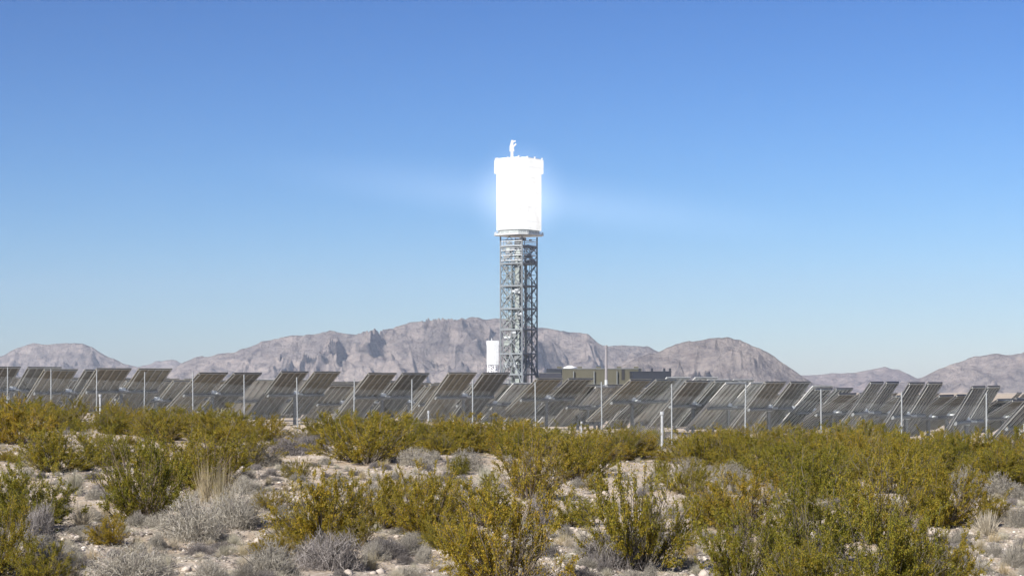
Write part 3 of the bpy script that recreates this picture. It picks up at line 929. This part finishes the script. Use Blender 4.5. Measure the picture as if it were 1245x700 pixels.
G_THICK = "creosote bushes of the right hand thicket"
creo = [
 (28, 645, 125, 92, "dark olive creosote bush at the left edge above the golden one"),
 (-8, 700, 110, 120, "golden olive creosote bush cut by the left bottom corner"),
 (50, 712, 80, 60, "small sparse creosote bush in the bottom left corner beside grey shrubs"),
 (172, 632, 130, 108, "large olive creosote bush beside the bare ground left of the tall straw grass"),
 (252, 598, 120, 78, "wide creosote bush just behind the tall straw grass"),
 (395, 662, 130, 98, "olive creosote bush with bare grey twigs showing at its foot"),
 (462, 640, 100, 75, "rounded olive creosote bush between the grey footed bush and the gappy pair"),
 (520, 652, 100, 95, "loose creosote bush with pale ground showing between its stems, middle of the view"),
 (612, 722, 165, 150, "big creosote bush spreading in the bottom middle"),
 (585, 640, 105, 70, "yellow green creosote bush behind the big one in the bottom middle"),
 (775, 692, 150, 135, "wide open creosote bush with a dark twiggy base beside the pale wash"),
 (645, 606, 110, 90, "dark green upright creosote bush with bare trunks under it"),
 (705, 582, 95, 62, "creosote bush leaning toward the pale wash in middle distance"),
 (445, 562, 130, 62, "broad dense creosote bush in front of the fence left of the tower"),
 (590, 547, 150, 46, "long low creosote bush directly below the tower"),
 (905, 645, 130, 100, None), (985, 690, 150, 150, None), (900, 722, 150, 140, None), (1070, 660, 170, 135, None),
 (1075, 735, 190, 160, None), (1150, 640, 120, 110, None), (990, 605, 130, 85, None), (1090, 600, 140, 80, None), (945, 590, 110, 60, None),
 (870, 566, 100, 58, None), (930, 560, 110, 56, None), (1010, 585, 110, 60, None), (1140, 725, 120, 110, None), (1160, 580, 100, 55, None), (1225, 590, 90, 55, None), (985, 735, 130, 110, None),
 (840, 600, 70, 45, "small creosote bush on the near side of the pale wash"), (745, 560, 80, 40, "low creosote bush beside the dead grey brush"),
 (800, 545, 40, 28, "little creosote bush at the foot of the thick white pipe"),
 (215, 588, 130, 72, "olive creosote bush rising behind the large one left of the straw grass"),
 (125, 566, 90, 50, "creosote bush in the second line above the pale stones at left"), (300, 566, 95, 46, "low creosote bush behind the straw grass, nearest the cholla"),
 (700, 640, 60, 40, "small creosote bush alone on the pale wash in the middle"), (860, 640, 80, 60, "loose creosote bush on the wash edge of the thicket"),
 (330, 620, 50, 30, "small creosote bush on the gravel left of the grey footed bush"),
 (68, 575, 110, 65, "creosote bush standing over the pale stones near the left edge"), (20, 540, 110, 55, "tall creosote bush nearest the left end of the fence"),
]
for px, by, wp, hp, lb in creo:
    if not lb: wp, hp = wp*.84, hp*.84
    put(CREO, px, by, wp, hp, lb or "golden olive creosote bush crowded in the thicket that covers the right foreground", None if lb else G_THICK)
# the band of bushes along the fence
band = 0
rb = random.Random(8)
for px in range(-40, 1300, 25):
    for row in range(3):
        n = (px-8)/66.0
        yf = 92 - 28*(px/1245)
        Y = yf - rb.uniform(1.5, 6.5) - row*rb.uniform(3.0, 4.8)
        p = px + rb.uniform(-14, 14) + row*9
        if row == 2 and p < 420 and rb.random() < .3: continue
        if 655 < p < 735 and row == 0 and rb.random() < .7: continue
        if 775 < p < 830 and rb.random() < .75: continue
        if 330 < p < 400 and row >= 1: continue
        if rb.random() < (.10 if row == 0 else .24): continue
        x = at(p, Y)
        hgt = rb.uniform(1.05, 1.6)*(1.0 if row == 0 else .88)*(1 + .16*float(sstep(850, 1000, p)))
        k = rb.choice(CREO)
        k.place(x, Y, rb.uniform(1.4, 2.3), hgt*.80, "olive creosote bush in the unbroken band along the foot of the fence", "creosote bushes along the fence")
        occupied.append((x, Y, .8)); band += 1
print("band", band)

grey = [
 (235, 655, 90, 52, BURS, "large pale grey shrub with a dark hollow beneath, beside the tall straw grass"),
 (185, 622, 60, 42, BURS, "whitish grey shrub at the right foot of the large olive creosote"),
 (285, 640, 80, 46, BURS, "rounded whitish shrub just right of the tall straw grass"),
 (330, 702, 95, 50, BURS, "grey shrub at the bottom, left of the bare twig tangle"),
 (160, 712, 120, 52, BURS, "wide grey shrub spreading along the bottom edge left of the gravel"),
 (255, 712, 70, 34, BURS, "low grey shrub among gravel at the bottom edge"),
 (60, 692, 70, 44, BURS, "grey shrub between the corner creosotes and the gravel"),
 (45, 660, 50, 60, DEAD, "bluish grey bare shrub under the dark olive creosote"),
 (398, 690, 110, 56, DEAD, "tangle of bare dark grey twigs at the bottom middle"),
 (470, 676, 60, 30, DEAD, "thin bare twigs on the ground beside the dark tangle"),
 (745, 690, 90, 55, DEAD, "spiky dark grass like shrub at the foot of the wide open creosote"),
 (318, 566, 50, 26, BURS, "small grey shrub with a shaded side on the open gravel"),
 (350, 552, 60, 26, DEAD, "dead grey brush by the gravel in front of the fence"), (372, 548, 60, 26, DEAD, "dead brush beside its twin under the fence posts"),
 (785, 538, 80, 26, DEAD, "heap of dead grey brush near the white pipe"),
 (840, 582, 46, 26, BURS, "pale rounded shrub beside the wash right of the white pipe"), (885, 590, 60, 30, BURS, "pale shrub at the thicket's near edge"),
 (1175, 602, 60, 34, BURS, "grey shrub on the pale sand at the right"), (1215, 606, 70, 34, BURS, "whitish grey shrub at the right edge above the bare sand"),
 (1240, 640, 40, 30, BURS, "grey shrub cut by the right edge of the sand"), (655, 640, 46, 50, DEAD, "bare upright stems under the dark green creosote"),
 (506, 566, 50, 24, BURS, "small grey shrub beside the broad dense creosote"), (565, 572, 60, 26, BURS, "grey shrub on bare soil below the tower"),
 (1235, 690, 50, 36, BURS, "low grey shrub at the sandy right bottom corner"), (300, 600, 46, 24, BURS, "grey shrub behind the whitish one, near the gravel"),
 (395, 610, 40, 22, BURS, "tiny grey shrub left of the grey footed creosote"),
]
for px, by, wp, hp, ks, lb in grey: put(ks, px, by, wp, hp, lb)
put(TALL, 268, 628, 52, 72, "tall straw coloured grass standing above the pale shrubs")
put(TALL, 250, 612, 36, 55, "shorter straw grass leaning behind the tall one")
for px, by, wp, hp, lb in [(90, 600, 46, 30, "bleached tuft in the gap left of the large creosote"), (100, 640, 52, 34, "bleached tuft at the edge of the dark litter"),
        (820, 560, 40, 26, "bleached tuft on the pale wash below the white pipe"), (1200, 650, 60, 30, "bleached tuft on the bare sand at the right"), (590, 590, 40, 26, "bleached tuft on the stones below the tower")]:
    put(BLEA, px, by, wp, hp, lb)
# bare-ground fill: small shrubs and tufts wherever no bush stands
def free(x, y, r):
    return all((x-a)**2 + (y-b2)**2 > (q*.75+r)**2 for a, b2, q in occupied)
rf = random.Random(21)
fills = [(BURS, 200, .3, .7, .16, .34, "low grey bursage dotted over the open stony ground", "grey bursage on open ground"),
         (BLEA, 300, .25, .5, .12, .24, "bleached dry grass tuft dotted over the open stony ground", "bleached tufts on open ground"),
         (TUFT, 150, .25, .45, .18, .34, "straw grass tuft dotted over the open stony ground", "straw tufts on open ground"),
         (DEAD, 130, .3, .6, .16, .3, "small dead twiggy shrub lying on the open stony ground", "dead shrubs on open ground"),
         (CREO, 26, .5, .8, .35, .55, "small young creosote on the open stony ground", "young creosotes on open ground")]
for ks, cnt, w0, w1, h0, h1, lb, gr in fills:
    done = tries = 0
    while done < cnt and tries < 6000:
        tries += 1
        px, py = rf.uniform(-20, 1265), 520 + 190*rf.random()**1.2
        x, y, z = spot(px, py)
        if y > 88: continue
        wd = rf.uniform(w0, w1)
        if not free(x, y, wd*.25): continue
        rf.choice(ks).place(x, y, wd, rf.uniform(h0, h1), lb, gr)
        occupied.append((x, y, wd*.45)); done += 1
    print(gr, done)

# cholla cactus
def cholla(px, Y, ytop, label, n=15, seed=1, s=1.0):
    rng = random.Random(seed)
    x = at(px, Y); z = gz(x, Y)
    S = Y/F; h = CZ + (HY-ytop)*S - z
    r = empty("cholla_cactus", (x, Y, z)); tag(r, label, "cactus", "cholla cacti by the fence")
    trunk = MB().bar((0, 0, -.1), (.02, 0, h*.55), .05, 8, .045)
    tips = []
    for k in range(n):
        a = rng.uniform(0, 6.283); t0 = rng.uniform(.3, .55)*h
        d = Vector((math.cos(a)*rng.uniform(.4, 1), math.sin(a)*rng.uniform(.4, 1), rng.uniform(.3, 1))).normalized()
        p = Vector((0, 0, t0)); l = rng.uniform(.2, .34)*s
        q = p + d*l; tips.append((p, q))
        d2 = (d + Vector((rng.uniform(-.8, .8), rng.uniform(-.8, .8), .6))).normalized()
        e = q + d2*rng.uniform(.14, .24)*s
        if e.z > h: e.z = h
        tips.append((q, e))
    trunk.build("trunk", simple("cholla_bark", (.10, .085, .06), .9), r)
    arm = MB(); V = []; 
    for p, q in tips:
        arm.bar(p, p.lerp(q, .5), .028, 7, .04).bar(p.lerp(q, .5), q, .04, 7, .026)
    arm.build("arms", simple("cholla_green", (.17, .17, .09), .8), r)
    nr = np.random.default_rng(seed); pts = []
    for p, q in tips:
        for _ in range(60):
            pts.append(p.lerp(q, rng.random()))
    c = np.array([tuple(p) for p in pts]); d = unit(nr, len(c))
    P = np.stack([c+d*.03, c+d*.055, c+d*.085], 1)
    obj("spines", new_mesh("spines", *tubes(P, np.ones((len(c), 3))*np.array([.005, .004, .002]))), straw_m, r)
cholla(272, 83, 493, "spiny straw coloured cholla cactus among bushes before the fence", 22, 1, 1.2)
cholla(45, 78, 512, "upright pale cholla cactus at the left end of the bushes", 12, 5, .9)

# ------------------------------------------------------------------ stones and gravel
def stone_verts(rng, s):
    v = np.array([(1,0,0),(-1,0,0),(0,1,0),(0,-1,0),(0,0,1),(0,0,-1),(.7,.7,.3),(-.7,.6,.35),(.6,-.7,.4),(-.65,-.65,.3)], float)
    return v
from mathutils import noise as mnoise
ICO_V, ICO_F = None, None
import bmesh
bm = bmesh.new(); bmesh.ops.create_icosphere(bm, subdivisions=1, radius=1)
ICO_V = np.array([tuple(v.co) for v in bm.verts]); bm.verts.ensure_lookup_table(); ICO_F = np.array([[v.index for v in f.verts] for f in bm.faces]); bm.free()
stone_m, nt, b = material("stone")
g_ = N(nt, "ShaderNodeNewGeometry")
cc = ramp(nt, g_.outputs["Random Per Island"], [(.1, (.15, .125, .11)), (.35, (.30, .255, .22)), (.6, (.42, .365, .315)), (.9, (.55, .50, .45))])
nt.links.new(mix(nt, 1, cc, ramp(nt, noise(nt, 14, 5), [(.3, (.8, .8, .8)), (.7, (1.1, 1.1, 1.1))]), 'MULTIPLY'), b.inputs["Base Color"]); b.inputs["Roughness"].default_value = .9
def scatter_points(n, seed, y0=505, pw=1.1):
    rng = np.random.default_rng(seed)
    Y = 26 + 64*rng.random(n)**1.6; px = rng.uniform(-60, 1305, n)
    X = (px-CX)/F*Y
    keep = fbm(X*.35, Y*.2, 77, 3) + rng.uniform(-.15, .15, n) > .42
    X, Y = X[keep], Y[keep]
    return X, Y, ground_rel(X, Y) + CZ, rng
X, Y, Z, rng = scatter_points(40000, 5)
n = len(X); s = np.clip(rng.lognormal(-3.75, .5, n), .01, .075)
V = ICO_V[None]*(1+rng.uniform(-.28, .28, (n, len(ICO_V), 1)))*s[:, None, None]*rng.uniform(.6, 1.3, (n, 1, 3))*np.array([1, 1, .62])
V = V + np.stack([X, Y, Z + s*.15], 1)[:, None]
Fq = (ICO_F[None] + (np.arange(n)*len(ICO_V))[:, None, None]).reshape(-1, 3)
tag(obj("gravel", new_mesh("gravel", V.reshape(-1, 3), Fq), stone_m), "loose gravel strewn over the desert floor", "gravel", kind="stuff")
# dry litter: fallen twigs and blades
X, Y, Z, rng = scatter_points(80000, 6)
n = len(X); a = rng.uniform(0, 6.283, n); l = rng.uniform(.03, .13, n)
d = np.stack([np.cos(a), np.sin(a), rng.uniform(-.05, .7, n)], 1)*l[:, None]
c = np.stack([X, Y, Z+.006], 1)
P = np.stack([c, c+d*.5+rng.normal(0, .006, (n, 3)), c+d], 1)
Vt, Ft = tubes(P, np.ones((n, 3))*np.array([.0035, .003, .002]))
tag(obj("dry_litter", new_mesh("dry_litter", Vt, Ft), bleach_m), "bleached dry grass and twig litter on the soil", "litter", kind="stuff")
# fallen leaves and twigs caught round the feet of the plants
rng = np.random.default_rng(9)
oc = np.array(occupied); oc = np.repeat(oc, 70, axis=0); n = len(oc)
a = rng.uniform(0, 6.283, n); rad = oc[:, 2]*np.abs(rng.normal(0, .75, n)) + .03
X = oc[:, 0] + np.cos(a)*rad; Y = oc[:, 1] + np.sin(a)*rad; Z = ground_rel(X, Y) + CZ + .008
a2 = rng.uniform(0, 6.283, n); l = rng.uniform(.02, .14, n)
d = np.stack([np.cos(a2), np.sin(a2), rng.uniform(-.05, .45, n)], 1)*l[:, None]; c = np.stack([X, Y, Z], 1)
Vt, Ft = tubes(np.stack([c, c+d*.5+rng.normal(0, .008, (n, 3)), c+d], 1), np.ones((n, 3))*np.array([.005, .0045, .003]))
tag(obj("plant_litter", new_mesh("plant_litter", Vt, Ft), dtwig_m), "dark fallen twigs and leaf litter around the feet of the shrubs", "litter", kind="stuff")
# single stones big enough to pick out
rs = random.Random(31)
stone_meshes = []
for i in range(6):
    r_ = np.random.default_rng(400+i)
    stone_meshes.append(new_mesh("stone", ICO_V*(1+r_.uniform(-.25, .25, (len(ICO_V), 1)))*np.array([1, .8, .6]), ICO_F))
done = 0
while done < 110:
    px, py = rs.uniform(0, 1245), rs.uniform(545, 705)
    x, y, z = spot(px, py)
    if not free(x, y, 0): continue
    s = min(.17, .05 + rs.expovariate(1/.035))
    o = obj("stone", stone_meshes[done % 6], stone_m, None, (x, y, z+s*.2)); o.scale = (s, s, s); o.rotation_euler = (rs.uniform(-.3, .3), rs.uniform(-.3, .3), rs.uniform(0, 6.28))
    tag(o, "fist to head sized stone lying on the bare desert floor", "stone", "stones on the desert floor")
    done += 1

# ------------------------------------------------------------------ the lit air round the receiver, and the valley haze
def volume_box(name, lo, hi, label):
    o = MB().box(lo, hi).build(name, None)
    m = bpy.data.materials.new(name); m.use_nodes = True
    nt = m.node_tree; nt.nodes.remove(nt.nodes["Principled BSDF"])
    o.data.materials.append(m)
    tag(o, label, "haze", kind="stuff")
    return o, nt
HAZE = 4.5e-5
o, nt = volume_box("haze", (-15500, -3000, -140), (15500, 15500, 760), "thin blue haze filling the valley air")
pv = N(nt, "ShaderNodeVolumePrincipled")
pv.inputs["Color"].default_value = (.72, .82, 1.0, 1); pv.inputs["Density"].default_value = HAZE
nt.links.new(pv.outputs[0], nt.nodes["Material Output"].inputs["Volume"])

# volume emission stands in for beam light scattered by air round the receiver
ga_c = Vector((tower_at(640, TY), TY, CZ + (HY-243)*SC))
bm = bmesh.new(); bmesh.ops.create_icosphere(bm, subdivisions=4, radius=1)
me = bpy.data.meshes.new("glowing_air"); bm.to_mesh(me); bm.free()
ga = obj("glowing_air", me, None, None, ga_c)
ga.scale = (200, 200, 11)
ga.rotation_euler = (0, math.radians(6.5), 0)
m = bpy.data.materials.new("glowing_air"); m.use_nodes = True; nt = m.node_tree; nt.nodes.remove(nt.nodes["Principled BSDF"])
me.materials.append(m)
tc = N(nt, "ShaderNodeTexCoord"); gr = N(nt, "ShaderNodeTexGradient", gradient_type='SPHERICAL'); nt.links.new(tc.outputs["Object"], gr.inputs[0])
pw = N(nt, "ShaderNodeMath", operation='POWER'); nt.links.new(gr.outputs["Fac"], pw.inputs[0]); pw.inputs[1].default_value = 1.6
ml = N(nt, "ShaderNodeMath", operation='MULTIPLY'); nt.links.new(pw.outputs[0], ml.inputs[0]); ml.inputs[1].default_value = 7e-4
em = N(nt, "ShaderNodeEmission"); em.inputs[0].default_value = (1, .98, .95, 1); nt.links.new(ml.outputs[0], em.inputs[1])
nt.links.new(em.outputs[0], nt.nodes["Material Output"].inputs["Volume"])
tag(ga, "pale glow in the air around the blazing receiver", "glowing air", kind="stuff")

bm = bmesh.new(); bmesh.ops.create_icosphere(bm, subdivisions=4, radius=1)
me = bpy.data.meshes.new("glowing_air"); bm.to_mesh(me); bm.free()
gb = obj("glowing_air", me, None, None, (T.x, TY, CZ + (HY-238)*SC)); gb.scale = (34, 34, 36)  # closer halo, its scattered light also given as emission
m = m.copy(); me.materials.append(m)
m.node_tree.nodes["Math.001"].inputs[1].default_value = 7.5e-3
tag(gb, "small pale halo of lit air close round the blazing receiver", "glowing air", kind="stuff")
